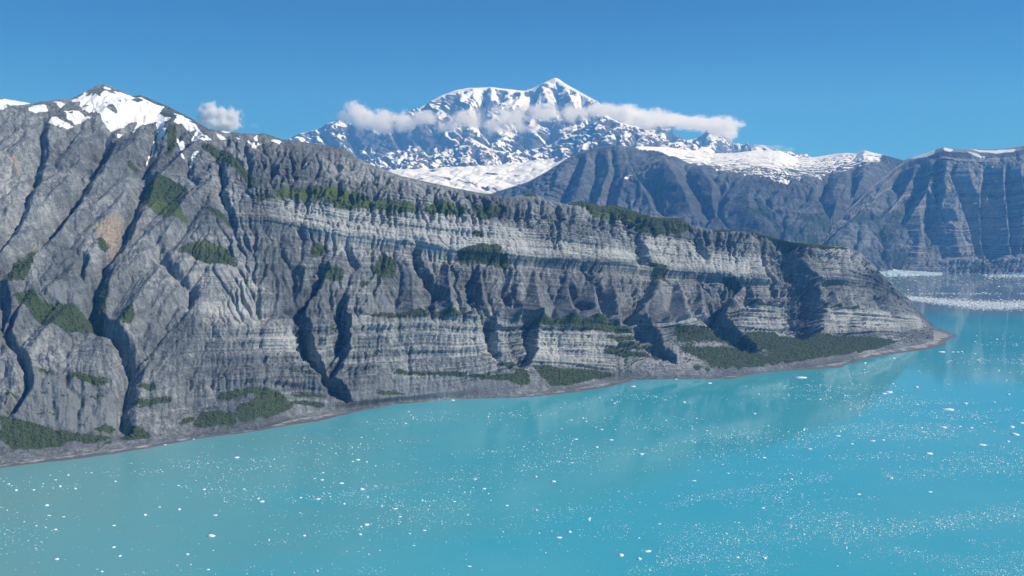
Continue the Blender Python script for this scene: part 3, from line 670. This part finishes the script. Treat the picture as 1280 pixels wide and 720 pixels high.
G2 = [(T('D', (670, 200), (600, 330), (500, 450), (440, 600)), 12, 24, 170), (T('D', (770, 190), (690, 340), (620, 440), (560, 590)), 10, 24, 170), (T('D', (800, 330), (790, 420), (800, 520), (830, 640)), 8, 34, 190), (T('D', (840, 170), (830, 260), (850, 360), (900, 460)), 9, 14, 100),
      (T('D', (925, 210), (985, 370), (1030, 500), (1060, 640)), 7, 20, 150), (T('D', (1100, 200), (1095, 330), (1090, 480), (1110, 640)), 8, 30, 220), (T('D', (1200, 200), (1215, 320), (1230, 460), (1240, 620)), 8, 22, 170), (T('D', (1300, 200), (1320, 350), (1300, 600)), 9, 28, 200),
      (T('D', (1420, 200), (1450, 350), (1430, 600)), 9, 28, 200), (T('D', (1600, 200), (1580, 400), (1600, 600)), 9, 28, 200), (T('D', (660, 470), (650, 560), (640, 660)), 8, 26, 110)]
mountain('bedded_mountain', 975, 1490, 460, [([(975, 340), (1095, 340), (1180, 342), (1280, 340), (1490, 341)], [(975, 11000), (1490, 11100)]), ([(975, 339), (1040, 322), (1100, 314), (1280, 310), (1490, 312)], [(975, 11100), (1100, 11550), (1490, 11500)]), (SK2, [(975, 11400), (1020, 12000), (1132, 13300), (1180, 13100), (1490, 13000)])],
         [40, 200], deeper(G2, -1, 1.25, 1.), m_bed, 800, (14, 700), ((2.0, .5, .8, 24), (2.4, .47, 1.3, 20)), snow_two, 1400, 48)

# ------------------------------------------------------------------ water
t = NT('glacial water'); p = t.pos()
sx = t.n('ShaderNodeSeparateXYZ'); t.put(sx.inputs[0], p)
n1 = t.noise(p, .0011, 4, .55); n2 = t.noise(p, .004, 3, .5)
wst = t.n('ShaderNodeVectorMath', operation='MULTIPLY'); t.put(wst.inputs[0], p); wst.inputs[1].default_value = (.0012, .0042, 1)
n3 = t.noise(wst.outputs[0], 1., 5, .6)
col = t.mix(t.rng(n1, .35, .7), (.05, .355, .45), (.085, .385, .465))
silt = t.rng(t.math('ADD', sx.outputs[0], t.math('MULTIPLY', n3, 1500.)), 900., -900.)
col = t.mix(t.math('MULTIPLY', silt, .75), col, (.17, .32, .31))
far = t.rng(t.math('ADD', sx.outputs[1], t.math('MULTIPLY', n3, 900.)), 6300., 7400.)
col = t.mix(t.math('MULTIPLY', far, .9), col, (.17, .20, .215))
rip = t.noise(p, .05, 3, .6); rip2 = t.noise(p, .35, 2, .5)
h = t.math('ADD', rip, t.math('MULTIPLY', rip2, .15))
nrm = t.bump(h, .22, .5)
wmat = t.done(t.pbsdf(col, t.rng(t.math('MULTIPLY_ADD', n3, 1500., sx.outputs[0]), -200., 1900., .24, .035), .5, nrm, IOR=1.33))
wr = 36500
water = poly_mesh('water', [(-wr, -wr, 0), (wr, -wr, 0), (wr, wr, 0), (-wr, wr, 0)], [(0, 1, 2), (0, 2, 3)], wmat); water['kind'] = 'structure'

# ------------------------------------------------------------------ gravel beach and spit
t = NT('beach gravel'); p = t.pos(); g1 = t.noise(p, .02, 4, .6); g2 = t.noise(p, .3, 3, .6); e = t.attr('edge')
col = t.mix(t.rng(g1, .35, .65), (.20, .20, .203), (.36, .36, .355))
col = t.mix(t.rng(t.math('MULTIPLY_ADD', t.math('SUBTRACT', g1, .5), .9, e), .3, .55), (.115, .113, .118), col)
gmat = t.done(t.pbsdf(col, .85, .3, t.bump(g2, 1.5, .6)))
nx = 900; bx = np.linspace(-240, 1167, nx)
y0 = smooth1(line(SHORE)(bx), 3) + 1.1*fbm(bx/22, bx*0, 3, 601); y1 = line(BEACH)(bx) - 2.5
rows = []; edge = []
for k, f_ in enumerate(np.linspace(0, 1, 9)):
    z = -1.2 + 7.0*f_**1.0 if k else -1.2
    yy = y0*(1-f_)+y1*f_
    Yv = (CAMH-z)*F/(yy-YH)
    rows.append(np.stack([(bx-XC)/F*Yv, Yv, np.full(nx, z)], -1)); edge.append(np.full(nx, f_))
# the ridge's own foot lies just below this sheet
beach_o = grid_mesh('gravel_beach', np.array(rows), dict(edge=np.array(edge)), gmat)
# spit: a low gravel point running out from the end of the ridge
spit = [(1040, 452), (1062, 456), (1080, 450), (1110, 444.5), (1135, 441), (1160, 438), (1176, 434), (1187, 431.5), (1184, 427), (1191, 424), (1202, 420.2), (1198, 417.5), (1188, 414.5), (1178, 411), (1168, 408), (1158, 406), (1130, 412), (1090, 425)]
sp = []
for i in range(len(spit)):
    a, b = np.array(spit[i]), np.array(spit[(i+1) % len(spit)])
    for f_ in np.linspace(0, 1, 7)[:-1]: sp.append(a*(1-f_)+b*f_)
sp = np.array(sp); sp += .5*np.stack([fbm(np.arange(len(sp))/3., np.zeros(len(sp)), 2, 611), .5*fbm(np.arange(len(sp))/3., np.ones(len(sp)), 2, 612)], -1)
ring0 = np.array([on_water(a, b, 0) for a, b in sp]); ctr = np.array(on_water(1125, 424, 0))
V = []; E_ = []; Fs = []
nf = 7; NPn = len(sp)
for k in range(nf):
    f_ = k/(nf-1)
    q = ring0*(1-f_*.92)+ctr*f_*.92; q[:, 2] = -1.5 + 9*min(1, f_*2.2)**.8; V.append(q); E_.append(np.full(NPn, min(1, f_*2.)))
V = np.concatenate(V); E_ = np.concatenate(E_)
for k in range(nf-1):
    for i in range(NPn):
        j = (i+1) % NPn; a, b, c_, d = k*NPn+i, k*NPn+j, (k+1)*NPn+j, (k+1)*NPn+i
        Fs += [(a, b, c_), (a, c_, d)]
V = np.vstack([V, [ctr[0], ctr[1], 7.5]]); E_ = np.append(E_, 1.)
for i in range(NPn): Fs.append(((nf-1)*NPn+i, (nf-1)*NPn+(i+1) % NPn, len(V)-1))
so = poly_mesh('gravel_spit', V, Fs, gmat, dict(edge=E_)); so['kind'] = 'structure'
# ------------------------------------------------------------------ scrub on benches and slopes
t = NT('alder leaves'); rv = t.attr('shade'); p = t.pos(); nn = t.noise(p, .25, 2, .5)
col = t.mix(rv, (.044, .066, .030), (.098, .130, .046)); col = t.mix(t.rng(nn, .3, .7, 0, .5), col, (.056, .074, .038))
smat = t.done(t.pbsdf(col, .85, .15))
vis = (vegs*(1-beach) > .55)
cand = np.flatnonzero(vis.reshape(-1)); area = (DX*DW).reshape(-1)[cand]
pick = rng.choice(cand, size=min(11000, len(cand)), replace=False, p=area/area.sum())
pts = P.reshape(-1, 3)[pick]; me_ = (blur2(mead, 2).reshape(-1)[pick])
keep = rng.random(len(pts)) > me_*.75
pts, me_ = pts[keep], me_[keep]
# one bush: two squashed rings and a tip, uneven
ang = np.arange(6)/6*2*np.pi
ring = lambda r_, z_, o: np.stack([r_*np.cos(ang+o), r_*np.sin(ang+o), np.full(6, z_)], -1)
bv = np.vstack([ring(.42, -.25, 0), ring(.55, .3, .5), [[0, 0, .75]]]); bf = []
for i in range(6):
    j = (i+1) % 6; bf += [(i, j, 6+i), (j, 6+j, 6+i), (6+i, 6+j, 12)]
bf = np.array(bf)
nbu = len(pts); sz = rng.uniform(3.2, 7.5, nbu)*(1-.35*me_)
VV = bv[None]*sz[:, None, None]*rng.uniform(.7, 1.3, (nbu, 13, 1))
VV[..., 2] *= .75
rot = rng.random(nbu)*6.28; cs, sn = np.cos(rot), np.sin(rot)
x_ = VV[..., 0]*cs[:, None]-VV[..., 1]*sn[:, None]; y_ = VV[..., 0]*sn[:, None]+VV[..., 1]*cs[:, None]
VV = np.stack([x_, y_, VV[..., 2]], -1) + pts[:, None]
FF = (bf[None]+(np.arange(nbu)*13)[:, None, None]).reshape(-1, 3)
sc = poly_mesh('alder_scrub', VV.reshape(-1, 3), FF, smat, dict(shade=np.repeat(np.clip(rng.random(nbu)*.8+.5*me_, 0, 1), 13)))
sc['kind'] = 'stuff'; sc['label'] = 'dark green alder scrub on the benches and slopes of the grey cliffs'

# ------------------------------------------------------------------ ice
t = NT('floating ice'); p = t.pos(); nn = t.noise(p, .4, 3, .6)
ice = t.done(t.pbsdf(t.mix(t.rng(nn, .3, .7), (.86, .90, .92), (.70, .82, .88)), .45, .4))
def chunk(seed, flat=.35, n=7):
    g = np.random.default_rng(seed); a = (np.arange(n)+g.uniform(-.25, .25, n))/n*2*np.pi
    r0 = g.uniform(.7, 1.1, n); e = g.uniform(.55, .9)
    lo = np.stack([r0*np.cos(a), r0*e*np.sin(a), np.full(n, -.25*flat)], -1)
    mi = np.stack([r0*.92*np.cos(a+.1), r0*.92*e*np.sin(a+.1), g.uniform(.35, .8, n)*flat], -1)
    tp = np.array([[g.uniform(-.35, .35), g.uniform(-.2, .2), flat*g.uniform(.8, 1.6)]])
    v = np.vstack([lo, mi, tp]); f = []
    for i in range(n):
        j = (i+1) % n; f += [(i, j, n+j), (i, n+j, n+i), (n+i, n+j, 2*n)]
    return v*.5, np.array(f)
protos = []
for k in range(9):
    v, f = chunk(900+k, .32 if k < 6 else .6, 6+k % 4)
    o = poly_mesh('ice_floe', v, f, ice); protos.append(o.data); bpy.data.objects.remove(o)
BIG = [(1002, 472, 17), (1186, 512, 17), (1228, 556, 11), (1179, 534, 9), (1269, 543, 12), (1105, 492, 8), (1111, 490.5, 9), (1116, 480, 5), (1146, 484, 6), (1176, 440, 10), (1191, 440, 5), (1197, 440, 5), (1202, 439.5, 4), (1219, 427, 4), (1223, 450, 6),
 (1081, 454, 4), (1080, 462, 4), (1117, 448, 4), (1207, 504, 7), (1146, 505.5, 5), (1047, 545, 8), (1091, 551, 8), (1104, 550, 6), (1161, 567, 10), (1265, 534, 7), (1277, 529, 7), (1114, 598, 6), (1073, 618, 7), (1162, 615, 7), (989, 599, 5),
 (1012, 561, 6), (1065, 555, 7), (1154, 540, 6), (1214, 535, 5), (1260, 552, 6), (1152, 535, 4), (1100, 566, 4), (1200, 533, 5), (1230, 529, 4), (764, 550, 7), (746, 559, 6), (720, 549, 6), (802, 568, 6), (670, 596, 5), (692, 602, 7),
 (867, 601, 7), (737, 648, 5), (712, 665, 6), (699, 672, 9), (776, 694, 10), (810, 689, 10), (799, 699, 6), (922, 697, 6), (956, 698, 6), (824, 655, 5), (954, 635, 6), (955, 572, 6), (296, 572, 8), (255, 612, 6), (269, 644, 7), (264, 670, 10),
 (234, 693, 7), (58, 632, 6), (61, 644.5, 7), (79, 646, 5), (69, 662, 5.5), (71, 699, 7), (142, 684, 7), (142, 657, 5), (181, 644, 4.5), (199, 634, 5), (224, 637, 5), (223, 607, 4.5), (206, 556, 5), (242, 549, 3.5), (260, 712, 5), (150, 695, 5),
 (11, 605, 4), (94, 611, 4), (447, 575, 8), (458, 577.5, 4), (403, 591, 6), (402, 600, 6), (427, 604, 7), (327, 627, 8), (323, 623, 5), (494, 636, 7), (458, 656, 7), (450, 668, 7), (380, 670, 5), (517, 682, 5), (586, 708, 7), (568, 627, 5),
 (633, 632, 6), (605, 611, 7), (594, 599, 5), (452, 612, 6), (397, 624, 8), (430, 630, 4), (512, 667, 5), (530, 663, 6), (500, 646, 5), (791, 483, 8), (887, 479, 8), (845, 474, 4), (855, 503, 5), (943, 517, 6), (752, 537, 5), (702, 536, 4), (714, 525, 4), (768, 504, 4),
 (566, 500.5, 6), (376, 622, 5), (441, 577, 4), (20, 613, 4), (42, 612.5, 5), (144, 602, 5), (114, 591, 4), (69, 600, 4), (85, 594, 4), (1246, 424, 4), (1262, 466, 4), (1248, 463, 4), (1261, 493, 4), (1243, 503, 4)]
big_label = {(1002, 472): 'largest ice floe, long and white, just off the gravel beach near the spit', (1186, 512): 'lone large white ice floe on the blue water beyond the reflection of the cliff',
             (296, 572): 'flat white ice floe close to the beach below the snow-patched peak', (791, 483): 'bright white ice floe by the small scrubby bay in the beach',
             (776, 694): 'long pale green-white ice floe among drifting brash, beside a thinner one'}
def shore_y(x): return np.interp(x, [a for a, b in SHORE]+[1190, 1205, 1240, 1400], [b for a, b in SHORE]+[433, 424, 400, 395])
floes = 0
def add_floe(x, y, wpx, label=None):
    global floes
    X, Y, _ = on_water(x, y); wm = wpx*Y/F
    me = protos[floes % len(protos)]
    o = bpy.data.objects.new('ice_floe', me); C.objects.link(o)
    hgt = (.16*wm+1.6)/.19*random.uniform(.7, 1.15)*.5
    o.location = (X, Y, 0); o.scale = (wm, wm*random.uniform(.75, 1.3), hgt); o.rotation_euler = (0, 0, random.uniform(-.25, .25)+(math.pi if random.random() < .5 else 0))
    size = 'large' if wpx >= 7.5 else 'middling' if wpx >= 4.4 else 'tiny'
    gap = y-float(shore_y(x))
    if x > 1120 and y < 452: where = 'on the water around the tip of the gravel spit'
    elif gap < 30: where = 'close along the gravel beach below the cliffs'
    elif x < 420: where = 'on the silty grey-green water off the snow-patched mountain'
    elif 900 < x < 1150 and y < 545: where = 'on the dark reflection of the cliff headland'
    elif x >= 1040 and y < 600: where = 'on the bright blue water beyond the headland reflection'
    else: where = 'out among brash ice on the open turquoise bay'
    o['label'] = label or size+' white ice floe '+where; o['category'] = 'ice floe'
    o['group'] = 'ice floes drifting on the bay'
    floes += 1
for x, y, wp in BIG: add_floe(x, y, wp, big_label.get((x, y)))
# density of drifting brash over the water, in streaks
STREAK = [([(1040, 672), (1120, 660), (1200, 650), (1300, 638)], 9, 1.1), ([(820, 690), (900, 678), (1000, 662), (1080, 655)], 16, .55), ([(830, 634), (880, 622), (960, 608), (1040, 596)], 4, .8), ([(360, 628), (430, 618), (470, 610), (540, 600), (600, 598)], 2.5, .9),
          ([(620, 588), (700, 576), (790, 566), (880, 548), (960, 540)], 5, .6), ([(780, 716), (860, 702), (960, 694)], 6, .6), ([(880, 552), (1000, 545), (1100, 540), (1200, 532)], 9, .45), ([(320, 575), (400, 566), (480, 556), (540, 553)], 4, .6), ([(1100, 596), (1200, 588), (1300, 580)], 8, .5), ([(230, 584), (270, 578), (320, 574)], 4, .5), ([(560, 566), (620, 564), (660, 556), (720, 548)], 3, .5)]
def dens(x, y):
    Y = CAMH*F/(y-YH); X = (x-XC)/F*Y
    d = np.clip(.12+1.9*fbm(X/620+Y/2600, Y/300, 5, 701, .6), 0, 1)**1.5
    d += .9*np.clip(fbm(X/900, Y/170+X/2500, 3, 711)-.18, 0, 1)
    for (pts, th, k) in STREAK:
        yc = np.interp(x, [q[0] for q in pts], [q[1] for q in pts], left=-999, right=-999)
        d += k*np.exp(-((y-yc)/th)**2)*np.clip(.75+1.3*fbm(x/26, y/7, 3, 719), .05, 1.6)
    d *= sstep(4, 26, y-shore_y(x))*.95+.05
    d *= .55+.9*sstep(500, 1200, x)
    return np.clip(d, .012, 1)
while floes < 290:
    x, y = random.uniform(-20, 1300), random.uniform(440, 722)
    if y < shore_y(x)+4 or random.random() > dens(np.array([x]), np.array([y]))[0]*2: continue
    add_floe(x, y, random.uniform(2.2, 4.2))
def brash(name, x, y, size, label, flat=.5):
    n = len(x); Y = CAMH*F/(y-YH); X = (x-XC)/F*Y
    v, f = chunk(77, flat, 3); k = len(v)
    VV = v[None]*size[:, None, None]*rng.uniform(.6, 1.4, (n, k, 1))
    VV[..., 2] = np.minimum(VV[..., 2], 4.)
    a = rng.random(n)*6.28; c_, s_ = np.cos(a)[:, None], np.sin(a)[:, None]
    VV = np.stack([VV[..., 0]*c_-VV[..., 1]*s_+X[:, None], VV[..., 0]*s_+VV[..., 1]*c_+Y[:, None], VV[..., 2]], -1)
    FF = (f[None]+(np.arange(n)*k)[:, None, None]).reshape(-1, 3)
    o = poly_mesh(name, VV.reshape(-1, 3), FF, ice); o['kind'] = 'stuff'; o['label'] = label
    return o
N = 190000
x = rng.uniform(-120, 1480, N); y = 418+(730-418)*rng.random(N)**.9
ok = (y > shore_y(x)+2.5) & (rng.random(N) < dens(x, y)*1.25)
x, y = x[ok], y[ok]; Y = CAMH*F/(y-YH)
size = np.clip(rng.lognormal(-.35, .5, len(x)), .3, 2.4)*Y/F*1.35
brash('brash_ice', x, y, size, 'scattered specks and streaks of white brash ice on the turquoise water')
# the pack of ice across the far bay
def packd(x, y):
    yc = np.interp(x, [1120, 1170, 1230, 1280, 1400], [371, 376, 381.5, 381, 378]); th = np.interp(x, [1120, 1160, 1220, 1280, 1400], [1.5, 3.0, 4.5, 4.0, 3])
    d = 1.9*np.exp(-((y-yc)/th)**2*1.2)
    d += .55*np.exp(-((y-367)/1.2)**2)*np.clip(.4+fbm(x/40, y*0, 2, 721), 0, 1) + .7*np.exp(-((y-345)/1.6)**2)*sstep(1220, 1250, x)
    d += .10*sstep(375, 340, y)*np.clip(.5+1.3*fbm(x/30, y/3, 3, 731), 0, 1.5)
    return d
N = 110000; x = rng.uniform(1085, 1400, N); y = rng.uniform(342, 396, N)
ok = rng.random(N) < packd(x, y)*.8; x, y = x[ok], y[ok]; Y = CAMH*F/(y-YH)
brash('ice_pack', x, y, np.clip(rng.lognormal(0, .5, len(x)), .5, 2.5)*Y/F*1.45, 'dense white belt of drifting ice across the far bay', .2)

# ------------------------------------------------------------------ glacier front in the far corner of the fjord
t = NT('glacier ice'); p = t.pos(); n1 = t.noise(p, .02, 4, .7)
gl = t.done(t.pbsdf(t.mix(t.rng(n1, .35, .65), (.58, .70, .76), (.20, .34, .42)), .6, .3, t.bump(n1, 10, .6)))
gx = np.linspace(1020, 1178, 240); gr = []; Y0 = 10650.
front = np.interp(gx, [1020, 1095, 1130, 1178], [1, .9, .5, .12])
for k in range(34):
    f_ = k/33; Yv = Y0+f_*700 + 60*fbm(gx/9, gx*0+2, 3, 741) + (0 if k else -5)
    hz = 0 if k == 0 else (16+55*f_)*(1+.6*ridged(gx/4, np.full_like(gx, f_*6), 3, 751))
    z = -3 if k == 0 else hz*front
    gr.append(np.stack([(gx-XC)/F*Yv, Yv, np.zeros_like(gx)+z], -1))
grid_mesh('glacier', np.array(gr), {}, gl)

# ------------------------------------------------------------------ clouds: soft volumes
def cloud(label, Y, blobs, thick, dens_, nscale, soft=.5, thr=.0):
    """blobs: (pixel x, pixel y, half width px, half height px)"""
    s = Y/F
    bl = [((x-XC)*s, Y+random.uniform(-.2, .2)*thick*0, CAMH-(y-YH)*s, a*s*1.08, thick*min(1, a/30.)*.5, b*s*1.25) for x, y, a, b in blobs]
    import bmesh
    bm = bmesh.new()
    from mathutils import Matrix
    for cx, cy, cz, a, d, b in bl:
        k = 1.32
        bmesh.ops.create_icosphere(bm, subdivisions=3, radius=1, matrix=Matrix.Translation((cx, cy, cz)) @ Matrix.Diagonal((a*k, d*k, b*k, 1)))
    me = bpy.data.meshes.new('cloud'); bm.to_mesh(me); bm.free()
    tmp = bpy.data.objects.new('cloud', me); C.objects.link(tmp)
    md = tmp.modifiers.new('join', 'REMESH'); md.mode = 'VOXEL'; md.voxel_size = max(min(b[5] for b in bl)*.30, 6)
    dg = bpy.context.evaluated_depsgraph_get(); me2 = bpy.data.meshes.new_from_object(tmp.evaluated_get(dg))
    bpy.data.objects.remove(tmp)
    o = bpy.data.objects.new('cloud', me2); C.objects.link(o)
    t = NT('cloud vapour'); p = t.pos(); field = None
    n0 = t.noise(p, nscale, 6, .68)
    for cx, cy, cz, a, d, b in bl:
        v = t.vmath('SUBTRACT', p, (cx, cy, cz)); v = t.vmath('MULTIPLY', v, (1/a, 1/d, 1/b))
        f = t.math('SUBTRACT', 1., t.vmath('LENGTH', v))
        field = f if field is None else t.math('SMOOTH_MAX', field, f, .25)
    f = t.math('ADD', field, t.math('MULTIPLY', t.math('SUBTRACT', n0, .5), 3.6))
    den = t.math('MULTIPLY', t.rng(f, thr+.08, thr+.08+soft), t.rng(field, -.28, .05))
    den = t.math('MULTIPLY', den, dens_)
    pv = t.n('ShaderNodeVolumePrincipled'); t.put(pv.inputs['Density'], den); pv.inputs['Color'].default_value = (1, 1, 1, 1); pv.inputs['Anisotropy'].default_value = .2
    t.t.links.new(pv.outputs[0], t.out.inputs['Volume'])
    me2.materials.clear(); me2.materials.append(t.m)
    o['label'] = label; o['category'] = 'cloud'; o['group'] = 'fair weather clouds by the peaks'
    return o
cloud('small white puffy cloud behind the shoulder of the snow-patched grey peak', 7500, [(262, 140, 13, 11), (275, 146, 16, 10), (291, 146, 12, 11), (280, 155, 22, 7), (255, 150, 8, 6)], 320, .06, .017)
cloud('tiny wisp of cloud beside the small puffy cloud above the ridge', 7500, [(317, 157, 5, 4), (322, 160, 4, 3)], 120, .010, .02)
cloud('rounded white cloud resting on the rocky western ridge of the snow mountain', 25500, [(446, 141, 17, 13), (432, 146, 10, 8), (478, 153, 24, 13), (505, 152, 20, 11), (460, 152, 20, 11), (528, 148, 18, 8)], 1500, .0085, .0036)
cloud('broad pale cloud bank across the face of the snow mountain below its summit', 25500, [(585, 150, 34, 14), (615, 158, 26, 13), (640, 146, 36, 15), (680, 142, 36, 14), (715, 143, 32, 12), (655, 160, 26, 9), (560, 158, 22, 10)], 1700, .0075, .0033, .7, .25)
cloud('long flat cloud streaming away from the snow summit over the lower peaks', 26000, [(752, 138, 24, 8), (780, 142, 28, 9), (810, 148, 28, 10), (840, 152, 28, 8), (870, 154, 30, 8), (900, 157, 26, 10), (908, 165, 14, 9), (925, 156, 8, 3), (800, 156, 24, 8)], 1500, .0085, .0034)
cloud('faint low cloud behind the snowy plateau of the dark mountain', 24000, [(968, 184, 14, 3.5), (948, 183, 14, 3), (985, 187, 8, 2.5)], 700, .0020, .004)

# ------------------------------------------------------------------ haze: the air itself
t = NT('air'); pv = t.n('ShaderNodeVolumePrincipled')
pv.inputs['Color'].default_value = (.14, .44, 1.0, 1); pv.inputs['Absorption Color'].default_value = (1, 1, 1, 1)
pv.inputs['Density'].default_value = 2.9e-5; pv.inputs['Anisotropy'].default_value = 0.
t.t.links.new(pv.outputs[0], t.out.inputs['Volume'])
hb = 38000; zb, zt = -14, 5800
hv = [(x, y, z) for z in (zb, zt) for y in (-hb, hb) for x in (-hb, hb)]
hf = [(0, 2, 3), (0, 3, 1), (4, 5, 7), (4, 7, 6), (0, 1, 5), (0, 5, 4), (2, 6, 7), (2, 7, 3), (0, 4, 6), (0, 6, 2), (1, 3, 7), (1, 7, 5)]
hz = poly_mesh('haze', hv, hf, t.m); hz['kind'] = 'stuff'; hz['label'] = 'thin blue air between the camera and the far mountains'
